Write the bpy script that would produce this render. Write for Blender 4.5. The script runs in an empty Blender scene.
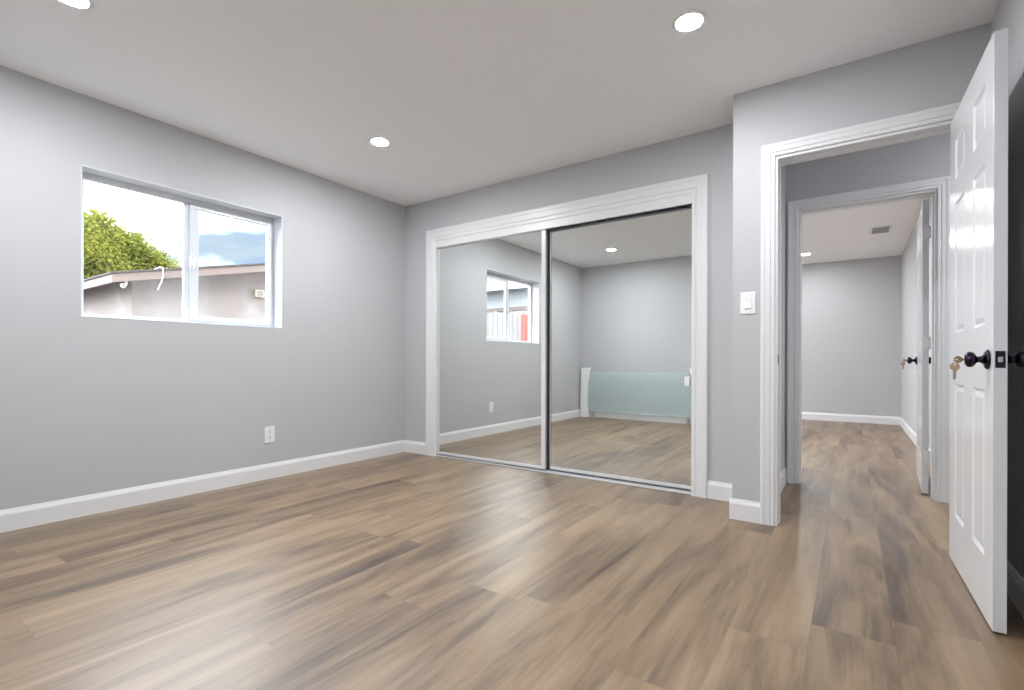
import bpy, bmesh, math, random
from mathutils import Vector, Matrix

random.seed(7)
PI = math.pi
SC = bpy.context.scene
COL = SC.collection
R = math.radians

# ------------------------------------------------------------------ camera
cam_d = bpy.data.cameras.new('camera')
cam = bpy.data.objects.new('camera', cam_d)
COL.objects.link(cam)
cam_d.sensor_width = 36.0
cam_d.lens = 491.087 / 1024 * 36.0
cam_d.shift_y = (361.117 - 345.0) / 1024
cam_d.clip_start = 0.02
cam.location = (0, 0, 0.903)
cam.rotation_euler = (Matrix.Rotation(R(34.652), 4, 'Z') @ Matrix.Rotation(R(90), 4, 'X')
                      @ Matrix.Rotation(R(0.156), 4, 'Z')).to_euler()
SC.camera = cam

# ------------------------------------------------------------------ view
SC.view_settings.view_transform = 'Standard'
SC.view_settings.look = 'None'
SC.view_settings.gamma = 1.0
SC.view_settings.use_curve_mapping = False
SC.view_settings.exposure = 0.0
SC.cycles.max_bounces = 20
SC.cycles.diffuse_bounces = 12
SC.cycles.glossy_bounces = 8
SC.cycles.transparent_max_bounces = 24

LAMP_POWER = 870.0     # emission of each recessed lamp's diffuser
FAR_POWER = 1450.0
SKY_WHITE = 15.0


# ------------------------------------------------------------------ node helpers
class NT:
    def __init__(self, tree):
        self.t = tree
        tree.nodes.clear()

    def n(self, kind, **kw):
        nd = self.t.nodes.new(kind)
        for k, v in kw.items():
            if k.startswith('i_'):
                key = k[2:]
                key = int(key) if key.isdigit() else key.replace('_', ' ')
                sock = nd.inputs[key]
                if hasattr(v, 'is_output'):
                    self.t.links.new(v, sock)
                else:
                    sock.default_value = v
            else:
                setattr(nd, k, v)
        return nd

    def link(self, a, b):
        self.t.links.new(a, b)

    def math(self, op, a, b=None, c=None, clamp=False):
        nd = self.t.nodes.new('ShaderNodeMath')
        nd.operation = op
        nd.use_clamp = clamp
        for i, v in enumerate((a, b, c)):
            if v is None:
                continue
            if hasattr(v, 'is_output'):
                self.t.links.new(v, nd.inputs[i])
            else:
                nd.inputs[i].default_value = v
        return nd.outputs[0]

    def ramp(self, fac, stops, interp='LINEAR'):
        nd = self.t.nodes.new('ShaderNodeValToRGB')
        nd.color_ramp.interpolation = interp
        e = nd.color_ramp.elements
        while len(e) < len(stops):
            e.new(0.5)
        for el, (p, c) in zip(e, stops):
            el.position = p
            el.color = (*c, 1) if len(c) == 3 else c
        self.t.links.new(fac, nd.inputs[0])
        return nd.outputs[0]

    def mix(self, fac, a, b, mode='MIX'):
        nd = self.t.nodes.new('ShaderNodeMix')
        nd.data_type = 'RGBA'
        nd.blend_type = mode
        for i, v in ((0, fac), (6, a), (7, b)):
            if hasattr(v, 'is_output'):
                self.t.links.new(v, nd.inputs[i])
            elif i == 0:
                nd.inputs[0].default_value = v
            else:
                nd.inputs[i].default_value = (*v, 1) if len(v) == 3 else v
        return nd.outputs[2]

    def noise(self, vec, scale, detail=3.0, rough=0.5, dist=0.0):
        nd = self.t.nodes.new('ShaderNodeTexNoise')
        nd.inputs['Scale'].default_value = scale
        nd.inputs['Detail'].default_value = detail
        nd.inputs['Roughness'].default_value = rough
        nd.inputs['Distortion'].default_value = dist
        if vec is not None:
            self.t.links.new(vec, nd.inputs['Vector'])
        return nd.outputs[0]

    def pos(self):
        return self.t.nodes.new('ShaderNodeNewGeometry').outputs['Position']

    def obj(self):
        return self.t.nodes.new('ShaderNodeTexCoord').outputs['Object']

    def scale(self, vec, s):
        nd = self.t.nodes.new('ShaderNodeVectorMath')
        nd.operation = 'MULTIPLY'
        self.t.links.new(vec, nd.inputs[0])
        nd.inputs[1].default_value = s
        return nd.outputs[0]


def new_mat(name):
    m = bpy.data.materials.new(name)
    m.use_nodes = True
    return m, NT(m.node_tree)


def finish(T, color, rough=0.5, metal=0.0, spec=0.5, bump=None, bump_s=0.2, bump_d=0.001):
    p = T.n('ShaderNodeBsdfPrincipled')
    for k, v in (('Base Color', color), ('Roughness', rough), ('Metallic', metal),
                 ('Specular IOR Level', spec)):
        if hasattr(v, 'is_output'):
            T.link(v, p.inputs[k])
        elif k == 'Base Color':
            p.inputs[k].default_value = (*v, 1)
        else:
            p.inputs[k].default_value = v
    if bump is not None:
        b = T.n('ShaderNodeBump')
        b.inputs['Strength'].default_value = bump_s
        b.inputs['Distance'].default_value = bump_d
        T.link(bump, b.inputs['Height'])
        T.link(b.outputs[0], p.inputs['Normal'])
    o = T.n('ShaderNodeOutputMaterial')
    T.link(p.outputs[0], o.inputs[0])
    return p


def paint(name, col, rough=0.5, spec=0.5, tex=90.0, amt=0.03, bump=0.15):
    m, T = new_mat(name)
    n = T.noise(T.pos(), tex, 4)
    c = T.mix(n, tuple(v * (1 - amt) for v in col), tuple(min(1, v * (1 + amt)) for v in col))
    finish(T, c, rough, 0, spec, n, bump, 0.0006)
    return m


def metal(name, col, rough=0.3, scale=120):
    m, T = new_mat(name)
    n = T.noise(T.obj(), scale, 2)
    c = T.mix(n, tuple(v * .92 for v in col), tuple(min(1, v * 1.06) for v in col))
    finish(T, c, rough, 1.0)
    return m


M = {}
M['wall'] = paint('grey wall paint', (.485, .485, .50), .55, .4, 160, .015, .25)
M['ceiling'] = paint('white ceiling paint', (.90, .90, .905), .8, .3, 140, .01, .2)
M['trim'] = paint('white gloss trim', (.72, .72, .73), .35, .5, 60, .01, 0)
M['door'] = paint('white door enamel', (.68, .68, .70), .2, .5, 40, .01, 0)
M['vinyl'] = paint('white window vinyl', (.66, .685, .73), .35, .5, 60, .01, .03)
M['plastic'] = paint('white plastic', (.80, .80, .80), .35, .5, 80, .01, .02)
M['dark_slot'] = paint('dark slot', (.03, .03, .03), .6, .3, 80, .05, .02)
M['bronze'] = metal('dark bronze', (.035, .03, .045), .22)
M['brass'] = metal('key brass', (.40, .28, .17), .38)
M['steel'] = metal('latch steel', (.65, .63, .58), .3)
M['alu'] = paint('satin silver aluminium', (.66, .66, .67), .3, .8, 90, .02, .02)
M['dark_alu'] = metal('dark aluminium', (.30, .31, .32), .45)
M['headboard'] = paint('white lacquer', (.82, .82, .81), .3, .5, 50, .01, .03)
M['slats'] = paint('grey vent slats', (.35, .35, .36), .5, .4, 60, .02, .02)
M['eave_wood'] = None


def mirror_mat():
    m, T = new_mat('mirror glass')
    n = T.noise(T.obj(), 3, 1)
    c = T.mix(n, (.86, .885, .87), (.875, .90, .885))
    finish(T, c, 0.0, 1.0)
    return m


M['mirror'] = mirror_mat()


def glass_mat(name, tint, gloss=.06):
    m, T = new_mat(name)
    fr = T.n('ShaderNodeFresnel')
    # the same thin-pane reflectance from both faces of the pane
    bf = T.n('ShaderNodeNewGeometry').outputs['Backfacing']
    T.link(T.math('MULTIPLY_ADD', bf, 1 / 1.45 - 1.45, 1.45), fr.inputs[0])
    tr = T.n('ShaderNodeBsdfTransparent')
    n = T.noise(T.obj(), 2, 1)
    T.link(T.mix(n, tuple(v * .985 for v in tint), tint), tr.inputs[0])
    gl = T.n('ShaderNodeBsdfGlossy')
    gl.inputs['Roughness'].default_value = 0.0
    mx = T.n('ShaderNodeMixShader')
    T.link(fr.outputs[0], mx.inputs[0])
    T.link(tr.outputs[0], mx.inputs[1])
    T.link(gl.outputs[0], mx.inputs[2])
    o = T.n('ShaderNodeOutputMaterial')
    T.link(mx.outputs[0], o.inputs[0])
    return m


M['glass'] = glass_mat('window glass', (.97, .98, .985))


def frosted_mat():
    m, T = new_mat('frosted green glass')
    n = T.noise(T.obj(), 1.5, 1)
    p = T.n('ShaderNodeBsdfPrincipled')
    T.link(T.mix(n, (.67, .74, .76), (.71, .77, .80)), p.inputs['Base Color'])
    p.inputs['Roughness'].default_value = .25
    tr = T.n('ShaderNodeBsdfTransparent')
    tr.inputs[0].default_value = (.92, .975, .965, 1)
    mx = T.n('ShaderNodeMixShader')
    mx.inputs[0].default_value = .38
    T.link(tr.outputs[0], mx.inputs[1])
    T.link(p.outputs[0], mx.inputs[2])
    o = T.n('ShaderNodeOutputMaterial')
    T.link(mx.outputs[0], o.inputs[0])
    return m


M['frosted'] = frosted_mat()


def lamp_mat(name, power, col=(.935, .97, 1.0)):
    m, T = new_mat(name)
    n = T.noise(T.obj(), 20, 1)
    e = T.n('ShaderNodeEmission')
    T.link(T.mix(n, tuple(v * .97 for v in col), col), e.inputs[0])
    e.inputs[1].default_value = power
    o = T.n('ShaderNodeOutputMaterial')
    T.link(e.outputs[0], o.inputs[0])
    return m


M['lamp'] = lamp_mat('lamp diffuser', LAMP_POWER)
M['lamp_far'] = lamp_mat('lamp diffuser other room', FAR_POWER)
M['lamp_soft'] = lamp_mat('lamp diffuser by the door', LAMP_POWER * .75)
M['lamp_dim'] = lamp_mat('dimmed lamp diffuser', FAR_POWER * .38)


def floor_mat():
    m, T = new_mat('oak vinyl planks')
    sx = T.n('ShaderNodeSeparateXYZ')
    T.link(T.pos(), sx.inputs[0])
    X, Y = sx.outputs[0], sx.outputs[1]
    W, L = 0.230, 1.52
    u = T.math('DIVIDE', T.math('ADD', X, 20.352), W)
    row = T.math('FLOOR', u)
    fu = T.math('FRACT', u)
    wn = T.n('ShaderNodeTexWhiteNoise', noise_dimensions='1D')
    T.link(row, wn.inputs['W'])
    v = T.math('ADD', T.math('DIVIDE', T.math('ADD', Y, 30.0), L), T.math('MULTIPLY', wn.outputs[0], 7.3))
    idx = T.math('FLOOR', v)
    fv = T.math('FRACT', v)
    cmb = T.n('ShaderNodeCombineXYZ')
    T.link(row, cmb.inputs[0])
    T.link(idx, cmb.inputs[1])
    wn2 = T.n('ShaderNodeTexWhiteNoise', noise_dimensions='2D')
    T.link(cmb.outputs[0], wn2.inputs['Vector'])
    rnd = wn2.outputs[0]
    # grain coordinates, shifted per plank
    gx = T.math('ADD', X, T.math('MULTIPLY', rnd, 37.0))
    gy = T.math('ADD', Y, T.math('MULTIPLY', rnd, 91.0))
    g = T.n('ShaderNodeCombineXYZ')
    T.link(gx, g.inputs[0])
    T.link(gy, g.inputs[1])
    broad = T.noise(T.scale(g.outputs[0], (5.5, .75, 1)), 1.0, 4, .6, 1.1)
    mid = T.noise(T.scale(g.outputs[0], (26, 1.6, 1)), 1.0, 4, .6, .9)
    fine = T.noise(T.scale(g.outputs[0], (170, 5.0, 1)), 1.0, 3, .6, .3)
    f = T.math('ADD', T.math('MULTIPLY', broad, .62), T.math('MULTIPLY', mid, .28))
    f = T.math('ADD', f, T.math('MULTIPLY', fine, .10))
    f = T.math('ADD', f, T.math('MULTIPLY', T.math('SUBTRACT', rnd, .5), .09))
    col = T.ramp(f, [(.35, (.055, .029, .012)), (.43, (.128, .077, .037)),
                     (.52, (.218, .140, .072)), (.65, (.308, .211, .120))])
    # seams
    eu = T.math('MINIMUM', fu, T.math('SUBTRACT', 1.0, fu))
    ev = T.math('MINIMUM', fv, T.math('SUBTRACT', 1.0, fv))
    su = T.math('LESS_THAN', T.math('MULTIPLY', eu, W), .0012)
    sv = T.math('LESS_THAN', T.math('MULTIPLY', ev, L), .0012)
    seam = T.math('MAXIMUM', su, sv)
    col = T.mix(T.math('MULTIPLY', seam, .3), col, (.07, .05, .035))
    rough = T.math('ADD', .36, T.math('MULTIPLY', mid, .12))
    finish(T, col, rough, 0, .95, T.math('SUBTRACT', fine, T.math('MULTIPLY', seam, .8)), .12, .0008)
    for nd in T.t.nodes:
        if nd.type == 'BSDF_PRINCIPLED':
            nd.inputs['Coat Weight'].default_value = .4
            nd.inputs['Coat Roughness'].default_value = .42
    return m


M['floor'] = floor_mat()


def stucco_mat():
    m, T = new_mat('pale stucco')
    p = T.pos()
    n = T.noise(p, 1.1, 4, .6)
    c = T.mix(T.ramp(n, [(.46, (0, 0, 0)), (.56, (1, 1, 1))]), (.195, .175, .165), (.235, .22, .216))
    f = T.noise(p, 60, 3)
    finish(T, c, .9, 0, .2, f, .5, .004)
    return m


M['stucco'] = stucco_mat()


def wood_mat(name, a, b, scale=(3, 40, 40), rough=.7):
    m, T = new_mat(name)
    n = T.noise(T.scale(T.obj(), scale), 1, 4, .6, .4)
    finish(T, T.mix(n, a, b), rough, 0, .3, n, .3, .002)
    return m


M['fascia'] = wood_mat('fascia boards', (.115, .09, .08), (.19, .155, .142), (2, 4, 30))
M['fence'] = wood_mat('weathered fence boards', (.13, .125, .125), (.24, .23, .23), (30, 30, 1.5))
M['redwood'] = wood_mat('red stained board', (.26, .035, .025), (.36, .07, .05), (30, 30, 1.5))
M['shingle'] = paint('dark roofing', (.07, .065, .065), .9, .2, 30, .3, .5)
M['siding'] = paint('white siding', (.34, .36, .39), .6, .3, 20, .03, .1)
M['ground'] = paint('bare earth yard', (.085, .075, .065), .9, .2, 4, .15, .5)
M['bark'] = paint('tree bark', (.12, .08, .05), .9, .2, 14, .4, .8)


def leaf_mat():
    m, T = new_mat('leaves')
    n = T.noise(T.pos(), 1.6, 3)
    oi = T.noise(T.pos(), 14, 2)
    c = T.mix(n, (.045, .065, .012), (.30, .29, .055))
    c = T.mix(T.math('MULTIPLY', oi, .5), c, (.05, .085, .03))
    d = T.n('ShaderNodeBsdfDiffuse')
    T.link(c, d.inputs[0])
    t = T.n('ShaderNodeBsdfTranslucent')
    T.link(c, t.inputs[0])
    mx = T.n('ShaderNodeMixShader')
    mx.inputs[0].default_value = .4
    T.link(d.outputs[0], mx.inputs[1])
    T.link(t.outputs[0], mx.inputs[2])
    o = T.n('ShaderNodeOutputMaterial')
    T.link(mx.outputs[0], o.inputs[0])
    return m


M['leaf'] = leaf_mat()


# ------------------------------------------------------------------ world
def make_world():
    w = bpy.data.worlds.new('sky')
    SC.world = w
    w.use_nodes = True
    T = NT(w.node_tree)
    g = T.n('ShaderNodeTexCoord').outputs['Generated']
    n1 = T.noise(T.scale(g, (1.0, 1.0, 2.6)), 2.2, 5, .55, .3)
    n2 = T.noise(T.scale(g, (1.0, 1.0, 3.5)), 5.0, 4, .55, .2)
    sep = T.n('ShaderNodeSeparateXYZ')
    T.link(g, sep.inputs[0])
    # an opening in the cloud cover, low in the sky beyond the window
    d = T.n('ShaderNodeVectorMath', operation='SUBTRACT')
    T.link(g, d.inputs[0])
    d.inputs[1].default_value = GAP_DIR
    d2 = T.scale(d.outputs[0], (1.0 / .19, 1.0 / .19, 1.0 / .05))
    ln = T.n('ShaderNodeVectorMath', operation='LENGTH')
    T.link(d2, ln.inputs[0])
    gap = T.math('SUBTRACT', 1.15, T.math('ADD', ln.outputs['Value'], T.math('MULTIPLY', T.math('SUBTRACT', n2, .5), 1.5)))
    gap = T.math('MULTIPLY', gap, 1.5, clamp=True)
    cloud = T.ramp(n1, [(.35, (.80, .85, .92)), (.6, (1, 1, 1))])
    blue = T.ramp(n2, [(.35, (.47, .70, 1.0)), (.65, (.78, .92, 1.0))])
    e = T.n('ShaderNodeBackground')
    T.link(T.mix(gap, cloud, blue), e.inputs[0])
    # thick bright cloud thins out smoothly towards the opening
    T.link(T.math('POWER', SKY_WHITE, T.math('SUBTRACT', 1.0, gap)), e.inputs[1])
    mx = e
    o = T.n('ShaderNodeOutputWorld')
    T.link(mx.outputs[0], o.inputs[0])


GAP_DIR = Vector((-1.010, .520, .226)).normalized()
make_world()

# ------------------------------------------------------------------ room numbers
H = 2.44
XL, YB, YD, XJ, XR = -3.66, 3.418, 3.053, -.564, .515
YH, YF, XF = 4.203, 8.977, .588
YO = -.36                # wall behind the camera
XHL = -.41               # left end of the hallway
XHR = 2.2                # right end of the hallway
XFL = -3.66               # left wall of the far bedroom

# light portal in the window opening (guides sky sampling)
pd = bpy.data.lights.new('window_portal', 'AREA')
pd.shape = 'RECTANGLE'
pd.size, pd.size_y = 1.22, .88
pd.cycles.is_portal = True
po = bpy.data.objects.new('window_portal', pd)
COL.objects.link(po)
po.location = (-3.86, 1.525, 1.59)
po.rotation_euler = Vector((1, 0, 0)).to_track_quat('-Z', 'Y').to_euler()
p2 = bpy.data.objects.new('window_portal', pd.copy())
p2.data.size, p2.data.size_y = 1.6, 1.1
COL.objects.link(p2)
p2.location = (-3.86, 7.7, 1.5)
p2.rotation_euler = po.rotation_euler


# ------------------------------------------------------------------ mesh helpers
def box(bm, x0, x1, y0, y1, z0, z1):
    v = [bm.verts.new((x, y, z)) for z in (z0, z1) for x, y in ((x0, y0), (x1, y0), (x1, y1), (x0, y1))]
    for f in ((3, 2, 1, 0), (4, 5, 6, 7), (0, 1, 5, 4), (1, 2, 6, 5), (2, 3, 7, 6), (3, 0, 4, 7)):
        bm.faces.new([v[i] for i in f])


def bxs(*boxes):
    bm = bmesh.new()
    for b in boxes:
        box(bm, *b)
    return bm


def prism(bm, pts, vec):
    """closed polygon extruded along vec"""
    a = [bm.verts.new(p) for p in pts]
    b = [bm.verts.new(Vector(p) + Vector(vec)) for p in pts]
    n = len(a)
    bm.faces.new(a[::-1])
    bm.faces.new(b)
    for i in range(n):
        bm.faces.new((a[i], a[(i + 1) % n], b[(i + 1) % n], b[i]))


def lathe(bm, prof, mat=None, seg=32):
    """profile of (radius, height) about local Z, moved by mat"""
    mat = mat or Matrix()
    rings = []
    for r, h in prof:
        if r < 1e-6:
            rings.append([bm.verts.new(mat @ Vector((0, 0, h)))])
        else:
            rings.append([bm.verts.new(mat @ Vector((r * math.cos(2 * PI * i / seg), r * math.sin(2 * PI * i / seg), h)))
                          for i in range(seg)])
    for a, b in zip(rings, rings[1:]):
        for i in range(seg):
            j = (i + 1) % seg
            if len(a) == 1 and len(b) == 1:
                continue
            if len(a) == 1:
                bm.faces.new((a[0], b[i], b[j]))
            elif len(b) == 1:
                bm.faces.new((a[i], a[j], b[0]))
            else:
                bm.faces.new((a[i], a[j], b[j], b[i]))


def tube(bm, pts, r, seg=8, closed=False):
    pts = [Vector(p) for p in pts]
    rings = []
    n = len(pts)
    for i, p in enumerate(pts):
        if closed:
            t = (pts[(i + 1) % n] - pts[i - 1]).normalized()
        else:
            t = (pts[min(i + 1, n - 1)] - pts[max(i - 1, 0)]).normalized()
        up = Vector((0, 0, 1)) if abs(t.z) < .9 else Vector((1, 0, 0))
        a = t.cross(up).normalized()
        b = a.cross(t)
        rr = r[i] if isinstance(r, (list, tuple)) else r
        rings.append([bm.verts.new(p + (a * math.cos(2 * PI * k / seg) + b * math.sin(2 * PI * k / seg)) * rr) for k in range(seg)])
    for i in range(n if closed else n - 1):
        a, b = rings[i], rings[(i + 1) % n]
        for k in range(seg):
            j = (k + 1) % seg
            bm.faces.new((a[k], a[j], b[j], b[k]))
    if not closed:
        bm.faces.new(rings[0][::-1])
        bm.faces.new(rings[-1])


def obj(name, bm, mat, parent=None, bevel=0, smooth=False, world=True):
    """link bm as ONE mesh object; with a parent the geometry is stored relative to it"""
    bmesh.ops.recalc_face_normals(bm, faces=bm.faces[:])
    me = bpy.data.meshes.new(name)
    if parent is not None and world:
        bmesh.ops.translate(bm, vec=-Vector(wloc(parent)), verts=bm.verts[:])
    if smooth:
        for f in bm.faces:
            f.smooth = True
    bm.to_mesh(me)
    bm.free()
    me.materials.append(mat)
    o = bpy.data.objects.new(name, me)
    COL.objects.link(o)
    if parent is not None:
        o.parent = parent
    if bevel:
        b = o.modifiers.new('bevel', 'BEVEL')
        b.width = bevel
        b.segments = 2
        b.limit_method = 'ANGLE'
        b.angle_limit = R(40)
    return o


def wloc(o):
    v = Vector(o.location)
    while o.parent is not None:
        o = o.parent
        v = v + Vector(o.location)
    return v


def tag(o, label, cat, group=None, kind=None):
    o['label'] = label
    o['category'] = cat
    if group:
        o['group'] = group
    if kind:
        o['kind'] = kind
    return o


def thing(name, label, cat, loc=(0, 0, 0), rz=0, group=None, kind=None):
    o = bpy.data.objects.new(name, None)
    COL.objects.link(o)
    o.empty_display_size = .1
    o.location = loc
    o.rotation_euler = (0, 0, rz)
    return tag(o, label, cat, group, kind)


def struct(name, bm, mat, label, cat, bevel=0, smooth=False):
    return tag(obj(name, bm, mat, None, bevel, smooth), label, cat, None, 'structure')


def copy_tree(o, parent=None):
    c = o.copy()
    COL.objects.link(c)
    if parent is not None:
        c.parent = parent
    for ch in list(o.children):
        copy_tree(ch, c)
    return c


# ------------------------------------------------------------------ the shell
struct('floor', bxs((-3.8, XHR + .1, YO - .12, YF + .12, -.06, 0)), M['floor'],
       'light brown oak plank floor running through all rooms', 'floor')
struct('ceiling', bxs((-3.8, XHR + .1, YO - .12, YF + .12, H, H + .1)), M['ceiling'],
       'plain white painted ceiling with recessed round lights', 'ceiling')

# left wall with the window opening
WY0, WY1, WZ0, WZ1 = .915, 2.135, 1.152, 2.031
T0 = XL - .16
struct('wall_left', bxs((T0, XL, YO - .12, WY0, 0, H), (T0, XL, WY1, YB + .72, 0, H),
                        (T0, XL, WY0, WY1, 0, WZ0), (T0, XL, WY0, WY1, WZ1, H)), M['wall'],
       'grey wall on the left holding the sliding window', 'wall')

# closet wall: opening for the mirror doors, closet box behind
CX0, CX1, CZ = -3.238, -.885, 2.03
struct('wall_back', bxs((XL, CX0, YB, YB + .12, 0, H), (CX1, XJ, YB, YB + .12, 0, H),
                        (CX0, CX1, YB, YB + .12, CZ, H),
                        (XL, XJ, YB + .66, YB + .74, 0, H)), M['wall'],
       'grey wall around the mirrored closet', 'wall')

# wall with the doorway to the hallway
DX0, DX1, DZ = -.338, .424, 2.022
TD = YD + .12
struct('wall_doorway', bxs((XJ, DX0, YD, TD, 0, H), (DX1, XHR + .1, YD, TD, 0, H), (DX0, DX1, YD, TD, DZ, H)),
       M['wall'], 'grey wall around the open bedroom doorway', 'wall')
struct('wall_hallway_left', bxs((XJ, XHL, TD, YH + .12, 0, H)), M['wall'],
       'narrow grey wall strip at the left end of the hallway', 'wall')
struct('wall_right', bxs((XR, XR + .12, YO - .12, YD, 0, H)), M['wall'],
       'shaded grey wall behind the open white door', 'wall')
struct('wall_front', bxs((XL, XR, YO - .12, YO, 0, H)), M['wall'],
       'grey wall seen in the mirror behind the glass headboard', 'wall')
# hallway
HX0, HX1, HZ = -.318, .447, 2.022
TH = YH + .12
struct('wall_hallway_back', bxs((XHL, HX0, YH, TH, 0, H), (HX1, XHR + .1, YH, TH, 0, H), (HX0, HX1, YH, TH, HZ, H)),
       M['wall'], 'grey hallway wall above and around the second doorway', 'wall')
struct('wall_hallway_right', bxs((XHR, XHR + .1, TD, YH, 0, H)), M['wall'],
       'grey wall closing the right end of the hallway', 'wall')
# far bedroom
struct('wall_bedroom_back', bxs((XFL, XF, YF, YF + .12, 0, H)), M['wall'],
       'grey back wall of the room beyond the hallway', 'wall')
struct('wall_bedroom_right', bxs((XF, XF + .12, TH, YF + .12, 0, H)), M['wall'],
       'pale grey right wall of the room beyond the hallway', 'wall')
FWY0, FWY1, FWZ0, FWZ1 = 6.9, 8.5, .95, 2.05
struct('wall_bedroom_left', bxs((T0, XFL, YB + .72, FWY0, 0, H), (T0, XFL, FWY1, YF + .12, 0, H),
                                (T0, XFL, FWY0, FWY1, 0, FWZ0), (T0, XFL, FWY0, FWY1, FWZ1, H)), M['wall'],
       'grey left wall of the room beyond the hallway', 'wall')
struct('wall_bedroom_front', bxs((XFL, XJ, TH - .1, TH, 0, H)), M['wall'],
       'grey wall of the far room backing onto the closet', 'wall')

# ------------------------------------------------------------------ baseboards
BP = [(0, 0), (.013, 0), (.013, .088), (.010, .098), (.006, .106), (.004, .114), (0, .116)]


def baseboard(bm, p0, p1, nrm):
    """straight run from p0 to p1 on a wall, nrm = direction into the room"""
    prism(bm, [(p0[0] + nrm[0] * t, p0[1] + nrm[1] * t, z) for t, z in BP],
          (p1[0] - p0[0], p1[1] - p0[1], 0))


def bb(name, label, *runs):
    bm = bmesh.new()
    for r in runs:
        baseboard(bm, *r)
    struct(name, bm, M['trim'], label, 'baseboard')


bb('baseboard_left', 'white baseboard along the window wall', ((XL, YO), (XL, YB), (1, 0)))
bb('baseboard_back', 'short white baseboards on both sides of the mirrored closet',
   ((XL + .013, YB), (-3.345, YB), (0, -1)), ((-.783, YB), (XJ, YB), (0, -1)))
bb('baseboard_doorway', 'short white baseboard left of the bedroom doorway',
   ((XJ - .013, YD), (-.412, YD), (0, -1)), ((XJ, YD), (XJ, YB - .013), (-1, 0)))
bb('baseboard_right', 'white baseboard on the shaded wall behind the open door', ((XR, YO), (XR, YD - .02), (-1, 0)))
bb('baseboard_front', 'white baseboard below the glass headboard', ((XL + .013, YO), (XR - .013, YO), (0, 1)))
bb('baseboard_hallway', 'white baseboard at the left end of the hallway',
   ((XHL, TD), (XHL, YH - .02), (1, 0)), ((.53, YH), (XHR, YH), (0, -1)))
bb('baseboard_bedroom_back', 'white baseboard on the back wall of the far room', ((XFL, YF), (XF - .013, YF), (0, -1)))
bb('baseboard_bedroom_right', 'white baseboard on the right wall of the far room', ((XF, TH), (XF, YF), (-1, 0)))

# ------------------------------------------------------------------ casings and jambs
CP = [(0, 0), (0, .011), (.004, .014), (.016, .014), (.020, .010), (.024, .015), (.048, .016), (.052, .0185), (.066, .0185),
      (.070, .015), (.070, 0)]


def casing(bm, x0, x1, z1, y, s, wl=1.0, wr=1.0, wt=1.0):
    """mitred casing on both sides and over an opening; s = direction it projects in y"""
    rings = []
    for k in range(4):
        ring = []
        for u, v in CP:
            if k == 0:
                p = (x0 - u * wl, y + s * v, 0)
            elif k == 1:
                p = (x0 - u * wl, y + s * v, z1 + u * wt)
            elif k == 2:
                p = (x1 + u * wr, y + s * v, z1 + u * wt)
            else:
                p = (x1 + u * wr, y + s * v, 0)
            ring.append(bm.verts.new(p))
        rings.append(ring)
    n = len(CP)
    for a, b in zip(rings, rings[1:]):
        for i in range(n):
            j = (i + 1) % n
            bm.faces.new((a[i], a[j], b[j], b[i]))
    bm.faces.new(rings[0])
    bm.faces.new(rings[-1][::-1])


bm = bmesh.new()
casing(bm, -.347, .430, 2.034, YD, -1, 1, 1, 1)
casing(bm, -.347, .430, 2.034, TD, 1, .9, 1, 1)
struct('trim_1', bm, M['trim'], 'white stepped casing around the near bedroom doorway', 'door casing')
# jamb lining with a stop strip
struct('trim_2', bxs((DX0 - .012, DX0 + .004, YD - .004, TD + .004, 0, DZ + .012), (DX1 - .002, DX1 + .012, YD - .004, TD + .004, 0, DZ + .012),
                     (DX0 + .004, DX1 - .002, YD - .004, TD + .004, DZ - .004, DZ + .012),
                     (DX0, DX0 + .011, YD + .045, YD + .085, 0, DZ), (DX1 - .011, DX1, YD + .045, YD + .085, 0, DZ),
                     (DX0 + .011, DX1 - .011, YD + .045, YD + .085, DZ - .011, DZ)), M['trim'],
       'white door jamb lining the near doorway', 'door jamb', bevel=.0015)
bm = bmesh.new()
casing(bm, -.330, .457, 2.034, YH, -1, .93, .93, .93)
casing(bm, -.330, .457, 2.034, TH, 1, .93, .93, .93)
struct('trim_3', bm, M['trim'], 'white stepped casing around the second doorway across the hallway', 'door casing')
struct('trim_4', bxs((HX0 - .012, HX0 + .004, YH - .004, TH + .004, 0, HZ + .012), (HX1 - .002, HX1 + .012, YH - .004, TH + .004, 0, HZ + .012),
                     (HX0 + .004, HX1 - .002, YH - .004, TH + .004, HZ - .004, HZ + .012),
                     (HX0, HX0 + .011, YH + .03, YH + .07, 0, HZ), (HX1 - .011, HX1, YH + .03, YH + .07, 0, HZ),
                     (HX0 + .011, HX1 - .011, YH + .03, YH + .07, HZ - .011, HZ)), M['trim'],
       'white door jamb lining the second doorway', 'door jamb', bevel=.0015)
# closet surround: wide casing, jamb boards, fascia under the header
bm = bmesh.new()
casing(bm, -3.245, -.885, 2.034, YB, -1, 1.62, 1.46, 1.62)
struct('trim_5', bm, M['trim'], 'wide white casing around the mirrored closet doors', 'closet casing')
struct('trim_6', bxs((CX0 - .01, CX0 + .003, YB - .004, YB + .118, 0, 2.036), (CX1 - .003, CX1 + .01, YB - .004, YB + .118, 0, 2.036),
                     (CX0, CX1, YB - .008, YB + .012, 1.972, 2.036), (CX0, CX1, YB + .012, YB + .11, 2.022, 2.036)), M['trim'],
       'white fascia board and jambs inside the closet opening', 'closet jamb', bevel=.001)
# strike plate on the near doorway's left jamb
t = thing('strike_plate', 'small dark strike plate on the left jamb of the near doorway', 'strike plate', (DX0 + .004, YD + .022, .915))
obj('plate', bxs((DX0 + .004, DX0 + .0055, YD + .008, YD + .036, .886, .944)), M['bronze'], t, .0005)
obj('latch_hole', bxs((DX0 + .0052, DX0 + .006, YD + .014, YD + .030, .903, .927)), M['dark_slot'], t)

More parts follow.
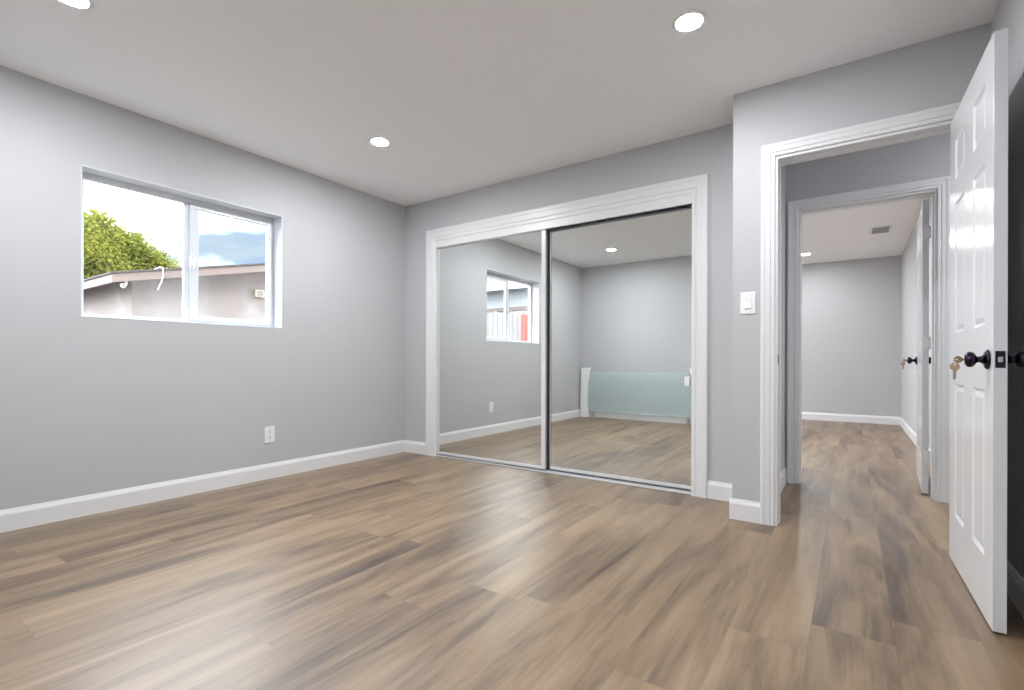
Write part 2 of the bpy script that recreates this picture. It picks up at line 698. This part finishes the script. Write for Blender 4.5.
# ------------------------------------------------------------------ closet track and mirror doors
t = thing('closet_track', 'bright aluminium floor track under the mirrored closet doors', 'door track', ((CX0 + CX1) / 2, YB + .04, 0))
obj('base', bxs((CX0, CX1, YB - .004, YB + .085, 0, .004)), M['dark_alu'], t)
obj('front_rail', bxs((CX0, CX1, YB - .004, YB + .002, .004, .014), (CX0, CX1, YB + .036, YB + .040, .004, .014),
                      (CX0, CX1, YB + .079, YB + .085, .004, .014)), M['alu'], t)
struct('trim_7', bxs((CX0, CX1, YB + .014, YB + .10, 2.014, 2.022), (CX0, CX1, YB + .014, YB + .017, 1.988, 2.014),
                     (CX0, CX1, YB + .042, YB + .046, 1.974, 2.014), (CX0, CX1, YB + .097, YB + .10, 1.955, 2.014)), M['dark_alu'],
       'dark overhead track above the mirrored closet doors', 'door track')


def mirror_door(label, x0, x1, y, z0, z1, lw, rw, bar):
    t = thing('mirror_door', label, 'mirror door', ((x0 + x1) / 2, y, z0), group='sliding mirrored closet doors')
    obj('mirror', bxs((x0 + .004, x1 - .004, y + .004, y + .009, z0 + .004, z1 - .004)), M['mirror'], t)
    obj('stile', bxs((x0, x0 + lw, y - .004, y + .016, z0, z1)), M['alu'], t, .0015)
    obj('stile', bxs((x1 - rw, x1, y - .004, y + .016, z0, z1)), M['alu'], t, .0015)
    obj('top_rail', bxs((x0 + lw, x1 - rw, y - .003, y + .016, z1 - .016, z1)), bar, t, .001)
    obj('bottom_rail', bxs((x0 + lw, x1 - rw, y - .003, y + .016, z0, z0 + .022)), M['alu'], t, .001)
    return t


mirror_door('left sliding mirror door, the front one, reflecting the window', CX0 + .006, -2.045, YB + .018, .022, 1.985, .008, .038, M['alu'])
md = mirror_door('right sliding mirror door, set behind, reflecting the glass headboard', -2.078, CX1 - .006, YB + .056, .024, 1.97, .056, .008, M['dark_alu'])
g = obj('finger_pull', bxs((-.948, -.911, YB + .044, YB + .058, .735, .80)), M['plastic'], md, .004)
g['label'] = 'white plastic finger pull with dark slots'
gw = obj('slot', bxs((-.911, -.9085, YB + .0385, YB + .0405, .755, .79), (-.911, -.9085, YB + .0385, YB + .0405, .735, .748)), M['dark_slot'], g)
# dark strip standing in for the shaded gap between the two doors
obj('gap_shade', bxs((-2.043, -2.023, YB + .044, YB + .052, .02, 1.965)), M['dark_slot'], md)

# ------------------------------------------------------------------ window
win = thing('window_1', 'white sliding window in the left wall with two panes', 'window', (XL - .13, (WY0 + WY1) / 2, WZ0), kind='structure')
FX0, FX1 = XL - .158, XL - .115


def frame_mesh(x0, x1, y0, y1, z0, z1, wl, wr, wb, wt):
    return bxs((x0, x1, y0, y0 + wl, z0, z1), (x0, x1, y1 - wr, y1, z0, z1),
               (x0, x1, y0 + wl, y1 - wr, z0, z0 + wb), (x0, x1, y0 + wl, y1 - wr, z1 - wt, z1))


obj('frame', frame_mesh(FX0, FX1, WY0, WY1, WZ0, WZ1, .043, .028, .03, .042), M['vinyl'], win, .003)
# thin vinyl returns lining the reveal
obj('reveal', frame_mesh(FX1, XL + .002, WY0, WY1, WZ0, WZ1, .006, .006, .006, .006), M['vinyl'], win, .001)
p = obj('fixed_pane', bxs((XL - .142, XL - .138, WY0 + .04, 1.545, WZ0 + .03, WZ1 - .04)), M['glass'], win)
st = obj('meeting_stile', bxs((XL - .146, XL - .122, 1.494, 1.545, WZ0 + .03, WZ1 - .042)), M['vinyl'], win, .003)
sash = obj('sliding_sash', frame_mesh(XL - .134, XL - .108, 1.528, 2.109, WZ0 + .026, WZ1 - .04, .056, .034, .034, .034), M['vinyl'], win, .003)
obj('pane', bxs((XL - .124, XL - .120, 1.58, 2.08, WZ0 + .055, WZ1 - .07)), M['glass'], sash)
bm = bmesh.new()
lathe(bm, [(0, 0), (.013, 0), (.013, .010), (.009, .018), (0, .020)],
      Matrix.Translation((XL - .109, 1.538, 1.58)) @ Matrix.Rotation(R(90), 4, 'Y') @ Matrix.Scale(3.0, 4, (1, 0, 0)), 20)
tube(bm, [(XL - .097, 1.538 + .015 * math.cos(a), 1.58 + .046 * math.sin(a)) for a in [2 * PI * i / 28 for i in range(28)]], .0045, 8, True)
obj('latch', bm, M['plastic'], sash, smooth=True)

# window added, out of view, to let daylight into the far room
w2 = thing('window_added', 'unseen white window added in the left wall to light the far room', 'window', (XFL - .13, 7.7, FWZ0), kind='structure')
obj('frame', frame_mesh(FX0, FX1, FWY0, FWY1, FWZ0, FWZ1, .04, .04, .04, .04), M['vinyl'], w2, .003)
obj('reveal', frame_mesh(FX1, XFL + .002, FWY0, FWY1, FWZ0, FWZ1, .006, .006, .006, .006), M['vinyl'], w2, .001)
obj('mullion', bxs((XL - .146, XL - .122, 7.68, 7.72, FWZ0 + .04, FWZ1 - .04)), M['vinyl'], w2, .003)
obj('pane', bxs((XL - .136, XL - .132, FWY0 + .035, 7.685, FWZ0 + .035, FWZ1 - .035)), M['glass'], w2)
obj('pane', bxs((XL - .136, XL - .132, 7.715, FWY1 - .035, FWZ0 + .035, FWZ1 - .035)), M['glass'], w2)

# ------------------------------------------------------------------ ceiling lights
def ceiling_light(loc, label, mat):
    t = thing('ceiling_light', label, 'ceiling light', loc, group='recessed ceiling lights')
    bm = bmesh.new()
    lathe(bm, [(.056, 0), (.056, -.0065), (.060, -.0085), (.070, -.006), (.075, -.001), (.075, 0)], seg=40)
    obj('trim_ring', bm, M['plastic'], t, smooth=True, world=False)
    bm = bmesh.new()
    lathe(bm, [(.056, -.002), (.056, -.0075), (.048, -.0088), (.026, -.0098), (0, -.0102)], seg=40)
    obj('diffuser', bm, mat, t, world=False)
    return t


ceiling_light((-2.715, .645, H), 'round ceiling light above the window wall, cut by the top edge of the photo', M['lamp'])
ceiling_light((-2.72, 2.30, H), 'small bright ceiling light near the far corner above the closet', M['lamp'])
ceiling_light((-.606, 2.275, H), 'largest round ceiling light, just in front of the doorway wall', M['lamp_soft'])
ceiling_light((-.606, .615, H), 'unseen round ceiling light added behind and above the camera position', M['lamp'])  # out of view, added to help light the room
ceiling_light((-.547, 8.12, H), 'ceiling light in the far room seen through both doorways', M['lamp_dim'])
ceiling_light((-.80, 5.9, H), 'added ceiling light of the far room hidden by the hallway wall', M['lamp_far'])  # this lamp and the next two are added unseen to brighten the far room
ceiling_light((-2.6, 8.12, H), 'unseen ceiling light added in the left back corner of the far room', M['lamp_far'])
ceiling_light((-2.6, 5.9, H), 'unseen added ceiling light of the far room nearest the hallway and its window', M['lamp_far'])
ceiling_light((1.45, 3.66, H), 'ceiling light added in the hallway, hidden above the doorway', M['lamp'])  # unseen lamp, added so the hallway gets some light

# ------------------------------------------------------------------ ceiling vent in the far room
t = thing('ceiling_vent', 'small rectangular air vent in the ceiling of the far room', 'air vent', (.275, 7.115, H))
vx0, vx1, vy0, vy1 = .165, .385, 6.94, 7.30
obj('frame', bxs((vx0, vx1, vy0, vy0 + .03, H - .006, H), (vx0, vx1, vy1 - .03, vy1, H - .006, H),
                 (vx0, vx0 + .03, vy0 + .03, vy1 - .03, H - .006, H), (vx1 - .03, vx1, vy0 + .03, vy1 - .03, H - .006, H)),
    M['plastic'], t, .002)
obj('backing', bxs((vx0 + .03, vx1 - .03, vy0 + .03, vy1 - .03, H - .002, H)), M['slats'], t)
for k in range(9):
    y = vy0 + .045 + k * .033
    bm = bmesh.new()
    prism(bm, [(vx0 + .03, y, H - .002), (vx0 + .03, y + .003, H - .002), (vx0 + .03, y + .016, H - .008), (vx0 + .03, y + .013, H - .008)],
          (vx1 - vx0 - .06, 0, 0))
    obj('slat', bm, M['slats'], t)

# ------------------------------------------------------------------ wall outlet and light switch
t = thing('wall_outlet', 'white duplex wall outlet low on the window wall', 'outlet', (XL, 2.035, .335))
obj('cover_plate', bxs((XL, XL + .006, 1.995, 2.075, .274, .398)), M['plastic'], t, .003)
for z in (.313, .359):
    bm = bmesh.new()
    lathe(bm, [(.0175, 0), (.0175, .0015), (.016, .002), (0, .002)],
          Matrix.Translation((XL + .006, 2.035, z)) @ Matrix.Rotation(R(90), 4, 'Y'), 20)
    rc = obj('receptacle', bm, M['plastic'], t)
    obj('slot', bxs((XL + .0078, XL + .0085, 2.0275, 2.030, z - .002, z + .009), (XL + .0078, XL + .0085, 2.040, 2.0425, z - .002, z + .009),
                    (XL + .0078, XL + .0085, 2.0325, 2.0375, z - .012, z - .007)), M['dark_slot'], rc)

t = thing('light_switch', 'white rocker light switch on the wall left of the doorway', 'light switch', (-.483, YD, 1.235))
obj('plate', bxs((-.523, -.444, YD - .006, YD, 1.174, 1.296)), M['plastic'], t, .003)
bm = bmesh.new()
prism(bm, [(-.500, YD - .006, 1.202), (-.500, YD - .0135, 1.206), (-.500, YD - .0085, 1.237), (-.500, YD - .010, 1.268), (-.500, YD - .006, 1.268)], (.034, 0, 0))
obj('rocker', bm, M['plastic'], t, .001)

# ------------------------------------------------------------------ six panel doors
LW, LT, LH = .762, .035, 1.998


def door_leaf_bm(s):
    xs = [0, .115, .308, .458, .651, LW]
    zs = [0, .215, .800, 1.025, 1.600, 1.700, 1.880, LH]
    bm = bmesh.new()
    grids = []
    for y in (0, s * LT):
        grids.append([[bm.verts.new((x, y, z)) for z in zs] for x in xs])
    panels = []
    nx, nz = len(xs) - 1, len(zs) - 1
    for gi, G in enumerate(grids):
        for i in range(nx):
            for k in range(nz):
                vs = [G[i][k], G[i + 1][k], G[i + 1][k + 1], G[i][k + 1]]
                if (gi == 0) == (s > 0):
                    pass
                else:
                    vs = vs[::-1]
                f = bm.faces.new(vs)
                if i in (1, 3) and k in (1, 3, 5):
                    panels.append(f)
    A, B = grids
    for k in range(nz):
        for i in (0, nx):
            bm.faces.new((A[i][k], A[i][k + 1], B[i][k + 1], B[i][k]))
    for i in range(nx):
        for k in (0, nz):
            bm.faces.new((A[i][k], A[i + 1][k], B[i + 1][k], B[i][k]))
    bmesh.ops.recalc_face_normals(bm, faces=bm.faces[:])
    bmesh.ops.inset_individual(bm, faces=panels, thickness=.014, depth=-.008)
    bmesh.ops.inset_individual(bm, faces=panels, thickness=.008, depth=0)
    bmesh.ops.inset_individual(bm, faces=panels, thickness=.024, depth=.006)
    return bm


KZ = .905
KNOB = [(0, 0), (.034, 0), (.034, .005), (.030, .009), (.018, .012), (.012, .018), (.0105, .026), (.013, .032), (.021, .035),
        (.0265, .041), (.0275, .048), (.025, .055), (.018, .060), (.008, .062), (0, .062)]


def panel_door(name, label, loc, rz, s):
    t = thing(name, label, 'door', loc, rz, kind='structure')
    lf = obj('leaf', door_leaf_bm(s), M['door'], t, .0015, world=False)
    kx = LW - .06
    for side in (-1, 1):
        # side -1: face at y=0, side +1: face at y=s*LT
        bm = bmesh.new()
        d = -s if side == -1 else s
        y = 0 if side == -1 else s * LT
        lathe(bm, KNOB, Matrix.Translation((kx, y, KZ)) @ Matrix.Rotation(R(-90 * d), 4, 'X'), 28)
        k = obj('door_knob', bm, M['bronze'], t, smooth=True, world=False)
        k['label'] = 'dark bronze door knob with round rose'
        if side == -1:
            bm = bmesh.new()
            lathe(bm, [(0, .062), (.007, .062), (.007, .0635), (0, .0635)],
                  Matrix.Translation((kx, y, KZ)) @ Matrix.Rotation(R(-90 * d), 4, 'X'), 16)
            obj('keyhole', bm, M['steel'], k, world=False)
    ym = s * LT / 2
    pl = obj('latch_plate', bxs((LW - .0005, LW + .0015, ym - .0125, ym + .0125, KZ - .028, KZ + .028)), M['bronze'], t, .0006, world=False)
    bm = bmesh.new()
    prism(bm, [(LW + .0015, ym - .007, KZ - .009), (LW + .011, ym - .007 , KZ - .009), (LW + .0015, ym + .007, KZ - .009)], (0, 0, .018))
    obj('latch_bolt', bm, M['steel'], pl, .001, world=False)
    for z in (.25, 1.02, 1.77):
        bm = bmesh.new()
        yk = s * LT + s * .004
        lathe(bm, [(0, -.042), (.0055, -.042), (.0055, .042), (0, .042)], Matrix.Translation((-.008, yk, z)), 14)
        box(bm, -.010, -.0005, min(s * .006, s * (LT + .004)), max(s * .006, s * (LT + .004)), z - .040, z + .040)
        obj('hinge', bm, M['steel'] if name == 'door_1' else M['trim'], t, world=False)
    return t


d1 = panel_door('door_1', 'white six panel door standing open in the foreground on the right', (.374, 3.018, .008),
                math.atan2(-.765, .014), 1)
d2 = panel_door('door_2', 'white six panel door open into the far room', (.396, TH + .018, .012),
                math.atan2(.755, .036), -1)


# keys hanging from the knobs
def key_bm(bm, M4):
    """flat key in its local XZ plane, bow at top, blade down"""
    n0 = len(bm.verts)
    seg = 20
    ro, ri = .0125, .0035
    tk = .001
    c = []
    out = []
    for i in range(seg):
        a = 2 * PI * i / seg
        out.append((ro * math.cos(a), ro * .92 * math.sin(a)))
    inn = [(ri * math.cos(2 * PI * i / seg), .005 + ri * math.sin(2 * PI * i / seg)) for i in range(seg)]
    vs = [[bm.verts.new(M4 @ Vector((x, y, z))) for x, z in lst] for y in (-tk, tk) for lst in (out, inn)]
    for i in range(seg):
        j = (i + 1) % seg
        bm.faces.new((vs[0][i], vs[0][j], vs[1][j], vs[1][i]))
        bm.faces.new((vs[2][i], vs[2][j], vs[3][j], vs[3][i]))
        bm.faces.new((vs[0][i], vs[0][j], vs[2][j], vs[2][i]))
        bm.faces.new((vs[1][i], vs[1][j], vs[3][j], vs[3][i]))
    blade = [(-.0042, -.010), (-.0042, -.036), (-.0015, -.040), (.002, -.037), (.0035, -.034), (.0018, -.031), (.004, -.028),
             (.0022, -.025), (.0042, -.021), (.0025, -.018), (.0042, -.015), (.0042, -.010)]
    a = [bm.verts.new(M4 @ Vector((x, -tk * .9, z))) for x, z in blade]
    b = [bm.verts.new(M4 @ Vector((x, tk * .9, z))) for x, z in blade]
    bm.faces.new(a)
    bm.faces.new(b[::-1])
    for i in range(len(a)):
        j = (i + 1) % len(a)
        bm.faces.new((a[i], a[j], b[j], b[i]))


def key_ring(label, door, s):
    kx = LW - .06
    d = -s
    mw = Matrix.Translation(door.location) @ Matrix.Rotation(door.rotation_euler.z, 4, 'Z')
    tip = mw @ Vector((kx, d * .062, KZ))
    t = thing('key_ring', label, 'keys', tip, door.rotation_euler.z, 'keys hanging in door knobs')
    # key pushed into the lock: blade along +-y
    bm = bmesh.new()
    rot = Matrix.Rotation(R(90 if d > 0 else -90), 4, 'X')
    # local key blade is -Z; send it to -d*y
    key_bm(bm, Matrix.Translation((0, d * .016, 0)) @ (Matrix.Rotation(R(90), 4, 'X') if d < 0 else Matrix.Rotation(R(-90), 4, 'X')) @ Matrix.Rotation(R(90), 4, 'Z'))
    obj('key', bm, M['brass'], t, world=False)
    bm = bmesh.new()
    rr = .012
    cz = -.010
    tube(bm, [(rr * .25 * math.sin(a), d * .023 + rr * math.cos(a) * .9, cz + rr * math.sin(a)) for a in [2 * PI * i / 24 for i in range(24)]], .0009, 6, True)
    obj('ring', bm, M['steel'], t, world=False)
    bm = bmesh.new()
    key_bm(bm, Matrix.Translation((.001, d * .025, cz - rr - .004)) @ Matrix.Rotation(R(58), 4, 'Z') @ Matrix.Scale(1.15, 4))
    obj('key', bm, M['brass'], t, world=False)
    return t


key_ring('brass keys hanging from the knob of the near open door', d1, 1)
key_ring('tiny keys hanging from the knob of the door in the far room', d2, -1)

# ------------------------------------------------------------------ headboard behind the camera (seen in the mirror)
hb = thing('headboard', 'frosted green glass headboard with curved white posts against the wall', 'headboard', (-2.68, YO + .07, 0))


def post_bm(x0, flip):
    # curved outline: straight outer edge, hollow inner edge, flaring to the top
    outer = [(.010, 0), (.006, .2), (.010, .4), (.016, .6), (.022, .80)]
    inner = [(.150, 0), (.138, .10), (.130, .22), (.128, .34), (.133, .46), (.144, .58), (.163, .69), (.190, .79), (.196, .803)]
    pts = [(x, z) for x, z in outer] + [(x, z) for x, z in inner[::-1]]
    bm = bmesh.new()
    if flip:
        pts = [(-x, z) for x, z in pts]
    prism(bm, [(x0 + x, YO + .045, z) for x, z in pts], (0, .055, 0))
    return bm


obj('post', post_bm(-3.640, False), M['headboard'], hb, .006)
obj('post', post_bm(-1.715, True), M['headboard'], hb, .006)
obj('glass_panel', bxs((-3.52, -1.84, YO + .06, YO + .072, .10, .735)), M['frosted'], hb, .002)
obj('foot', bxs((-3.44, -3.41, YO + .05, YO + .085, 0, .10)), M['steel'], hb, .002)
obj('foot', bxs((-1.95, -1.92, YO + .05, YO + .085, 0, .10)), M['steel'], hb, .002)

# ------------------------------------------------------------------ outside: yard, neighbour's house, tree, fence
struct('wall_sky_block', bxs((T0, XHR + .1, YO - .12, YF + .12, H + .1, 5.5)), M['stucco'],
       'unseen block above the room, added to shade the yard', 'wall')  # added above the ceiling to keep some sky light off the neighbour's facade
struct('ground', bxs((-40, T0, -20, 30, -.4, -.3)), M['ground'], 'pale yard ground outside the window', 'ground')

hs = thing('house', "neighbour's pale stucco house with a low roof outside the window", 'house', (-10.5, 6, -.3))
SL = .22


def rz_(y):
    return 2.04 + SL * (y - 2.32)


YE = 6.6
XB = -13.5
bm = bmesh.new()
prism(bm, [(-8.3, 2.63, -.3), (-8.3, YE, -.3), (-8.3, YE, rz_(YE) - .05), (-8.3, 2.63, rz_(2.63) - .05)], (-.15, 0, 0))
prism(bm, [(-8.45, 2.63, -.3), (XB, 2.63, -.3), (XB, 2.63, rz_(2.63) - .05), (-8.45, 2.63, rz_(2.63) - .05)], (0, .15, 0))
obj('wall', bm, M['stucco'], hs)
bm = bmesh.new()
prism(bm, [(-7.985, 2.30, rz_(2.30) + .004), (-7.985, YE, rz_(YE) + .004), (-7.985, YE, rz_(YE) + .028), (-7.985, 2.30, rz_(2.30) + .028)], (XB + 7.6, 0, 0))
obj('roof', bm, M['shingle'], hs)
bm = bmesh.new()
prism(bm, [(-8.0, 2.32, rz_(2.32) - .115), (-8.0, YE, rz_(YE) - .115), (-8.0, YE, rz_(YE)), (-8.0, 2.32, rz_(2.32))], (-.035, 0, 0))
prism(bm, [(-8.035, 2.32, rz_(2.32) - .115), (-8.035, 2.32, rz_(2.32)), (-8.035, 2.355, rz_(2.32)), (-8.035, 2.355, rz_(2.32) - .115)], (XB + 7.7, 0, 0))
obj('fascia', bm, M['fascia'], hs, .003)
bm = bmesh.new()
prism(bm, [(-8.035, 2.355, rz_(2.355) - .05), (-8.035, YE, rz_(YE) - .05), (-8.035, YE, rz_(YE)), (-8.035, 2.355, rz_(2.355))], (XB + 7.7, 0, 0))
obj('soffit', bm, M['fascia'], hs)
# roof vent pipe
bm = bmesh.new()
lathe(bm, [(0, 0), (.035, 0), (.035, .22), (.045, .22), (.045, .26), (0, .26)], Matrix.Translation((-8.5, 4.72, rz_(4.72) - .02)), 16)
obj('vent_pipe', bm, M['shingle'], hs)

# floodlight under the eave corner
t = thing('floodlight', 'small white twin floodlight under the corner of the roof outside', 'floodlight', (-8.28, 2.50, 1.93))
bm = bmesh.new()
lathe(bm, [(0, 0), (.04, 0), (.04, .03), (.015, .04), (.015, .08), (0, .08)], Matrix.Translation((-8.25, 2.55, 2.036)) @ Matrix.Rotation(R(180), 4, 'X'), 16)
obj('mount', bm, M['plastic'], t, smooth=False)
bm = bmesh.new()
lathe(bm, [(0, 0), (.018, 0), (.022, .02), (.036, .065), (.036, .08), (.031, .081), (0, .07)],
      Matrix.Translation((-8.25, 2.55, 1.955)) @ Matrix.Rotation(R(115), 4, Vector((1, .9, 0))), 20)
obj('lamp_head', bm, M['plastic'], t)

# white cable hanging over the fascia
bm = bmesh.new()
tube(bm, [(-8.3, 2.90, rz_(2.9) + .05), (-8.1, 2.90, rz_(2.9) + .06), (-7.965, 2.89, rz_(2.9) + .03), (-7.955, 2.885, rz_(2.9) - .06),
          (-7.96, 2.87, rz_(2.9) - .16), (-7.98, 2.85, rz_(2.9) - .22), (-8.0, 2.84, rz_(2.9) - .28)], .007, 8)
tag(obj('cable', bm, M['plastic']), "white cable looped over the roof edge of the neighbour's house", 'cable')

# pale box on the house wall
t = thing('electrical_box', "small cream box on the neighbour's wall seen in the right pane", 'wall box', (-8.27, 4.38, 2.0))
obj('body', bxs((-8.298, -8.24, 4.34, 4.49, 1.975, 2.095)), paint('cream enamel', (.40, .38, .27), .5, .4, 60, .02), t, .006)
obj('cover', bxs((-8.24, -8.232, 4.36, 4.47, 1.99, 2.08)), M['fence'], t, .003)


# tree
def tree(label, base, blobs, nleaf, seed, leaf=.15):
    rnd = random.Random(seed)
    t = thing('tree', label, 'tree', base)
    bm = bmesh.new()
    b = Vector(base)
    top = b + Vector((.2, .3, 3.6))
    tube(bm, [b, b + Vector((.1, .05, 1.4)), b + Vector((.05, .2, 2.6)), top], [.24, .19, .14, .06], 10)
    for c, r in blobs:
        c = Vector(c)
        s = b + Vector((.05, .15, 2.0 + rnd.random() * .8))
        m = s.lerp(c, .5) + Vector((0, 0, .15))
        tube(bm, [s, m, c, c + Vector((rnd.uniform(-.3, .3), rnd.uniform(-.3, .3), r * .6))], [.09, .06, .03, .012], 6)
    obj('trunk', bm, M['bark'], t)
    bm = bmesh.new()
    tot = sum(r ** 2 for c, r in blobs)
    for c, r in blobs:
        c = Vector(c)
        n = int(nleaf * r ** 2 / tot)
        k = 0
        while k < n:
            # small sprays of leaves on the blob's outer shell
            d = Vector((rnd.gauss(0, 1), rnd.gauss(0, 1), rnd.gauss(0, 1))).normalized()
            p = c + d * r * (rnd.uniform(.55, 1.0) ** .6) * rnd.uniform(.85, 1.12)
            for q in range(9):
                k += 1
                lp = p + Vector((rnd.gauss(0, .11), rnd.gauss(0, .11), rnd.gauss(0, .09)))
                a = Vector((rnd.gauss(0, 1), rnd.gauss(0, 1), rnd.gauss(0, .6))).normalized()
                u = a.cross(Vector((rnd.gauss(0, 1), rnd.gauss(0, 1), rnd.gauss(0, 1)))).normalized()
                l = leaf * rnd.uniform(.6, 1.2)
                w = l * .27
                v = [bm.verts.new(lp + a * l * .5), bm.verts.new(lp + u * w + a.cross(u) * w * .3), bm.verts.new(lp - a * l * .5),
                     bm.verts.new(lp - u * w + a.cross(u) * w * .3)]
                bm.faces.new((v[0], v[1], v[2]))
                bm.faces.new((v[0], v[2], v[3]))
    # leaves keep both sides; no normal recalculation needed
    me = bpy.data.meshes.new('foliage')
    bmesh.ops.translate(bm, vec=-b, verts=bm.verts[:])
    bm.to_mesh(me)
    bm.free()
    me.materials.append(M['leaf'])
    o = bpy.data.objects.new('foliage', me)
    COL.objects.link(o)
    o.parent = t
    return t


def pxp(x, y, X):
    """a point on the plane X=const along the ray of photo pixel (x, y): used to lay out the tree crown"""
    a = R(34.652)
    u = (x - 511.97) / 491.087
    dx = -math.sin(a) + u * math.cos(a)
    dy = math.cos(a) + u * math.sin(a)
    k = X / dx
    return (X, dy * k, .903 + (361.1 - y) / 491.087 * k)


blobs = []
for x, y, dX, r in ((58, 248, 0, 1.0), (90, 240, -.4, .72), (112, 256, .2, .6), (88, 262, .5, .7), (130, 262, -.3, .5), (100, 285, .3, .8),
                    (118, 244, 0, .4), (134, 251, .2, .42), (148, 264, .1, .4), (163, 269, 0, .3), (176, 275, .1, .24), (96, 224, -.5, .28),
                    (102, 217, 0, .13), (164, 257, 0, .10), (138, 236, 0, .12), (128, 285, 0, .7), (158, 288, 0, .55), (40, 270, 0, 1.0)):
    blobs.append((pxp(x, y, -17.0 + dX), r))
tree("bushy yellow green tree behind the neighbour's roof", (-17.3, 4.3, -.3), blobs, 60000, 3, .095)

# side yard fence and the white building above it (seen in the mirror through the window)
fn = thing('fence', 'weathered grey board fence seen through the reflected window', 'fence', (-7.2, -3.0, -.3))
bm = bmesh.new()
x = -4.4
rr = random.Random(5)
while x > -11.5:
    w = .145
    h = 2.12 + rr.uniform(-.03, .03)
    prism(bm, [(x, -3.0, -.28), (x - w, -3.0, -.28), (x - w, -3.0, h - .03), (x - w + .03, -3.0, h), (x - .03, -3.0, h), (x, -3.0, h - .03)], (0, -.02, 0))
    x -= w + .006
obj('boards', bm, M['fence'], fn, .002)
obj('rail', bxs((-11.5, -4.4, -3.065, -3.02, 1.75, 1.84)), M['fence'], fn)
obj('rail', bxs((-11.5, -4.4, -3.065, -3.02, .25, .34)), M['fence'], fn)
for x in (-4.5, -6.9, -9.3, -11.4):
    obj('post', bxs((x - .045, x + .045, -3.155, -3.065, -.3, 2.05)), M['fence'], fn)

t = thing('plank', 'reddish plank standing against the fence, seen in the mirror', 'plank', (-6.45, -2.93, -.3))
obj('board', bxs((-6.53, -6.35, -2.985, -2.955, -.3, 2.02)), M['redwood'], t, .002)
obj('batten', bxs((-6.48, -6.40, -2.955, -2.935, .1, 1.9)), M['redwood'], t, .002)

nb = thing('white_building', 'white clapboard building above the fence in the reflected window', 'building', (-8, -7, -.3))
bm = bmesh.new()
for k in range(22):
    z = -.3 + k * .16
    prism(bm, [(-4.6, -5.0, z), (-4.6, -4.975, z), (-4.6, -4.995, z + .16), (-4.6, -5.0, z + .16)], (-9, 0, 0))
box(bm, -13.6, -4.6, -9, -5.0, -.3, 3.22)
obj('wall', bm, M['siding'], nb)
bm = bmesh.new()
prism(bm, [(-4.2, -4.4, 3.05), (-4.2, -4.4, 3.1), (-4.2, -9.2, 4.6), (-4.2, -9.2, 4.5)], (-9.8, 0, 0))
obj('roof', bm, M['shingle'], nb)
obj('fascia', bxs((-14, -4.2, -4.42, -4.38, 2.92, 3.12)), M['siding'], nb)
obj('awning_beam', bxs((-13.6, -4.6, -4.97, -4.90, 2.38, 2.48)), M['fascia'], nb)
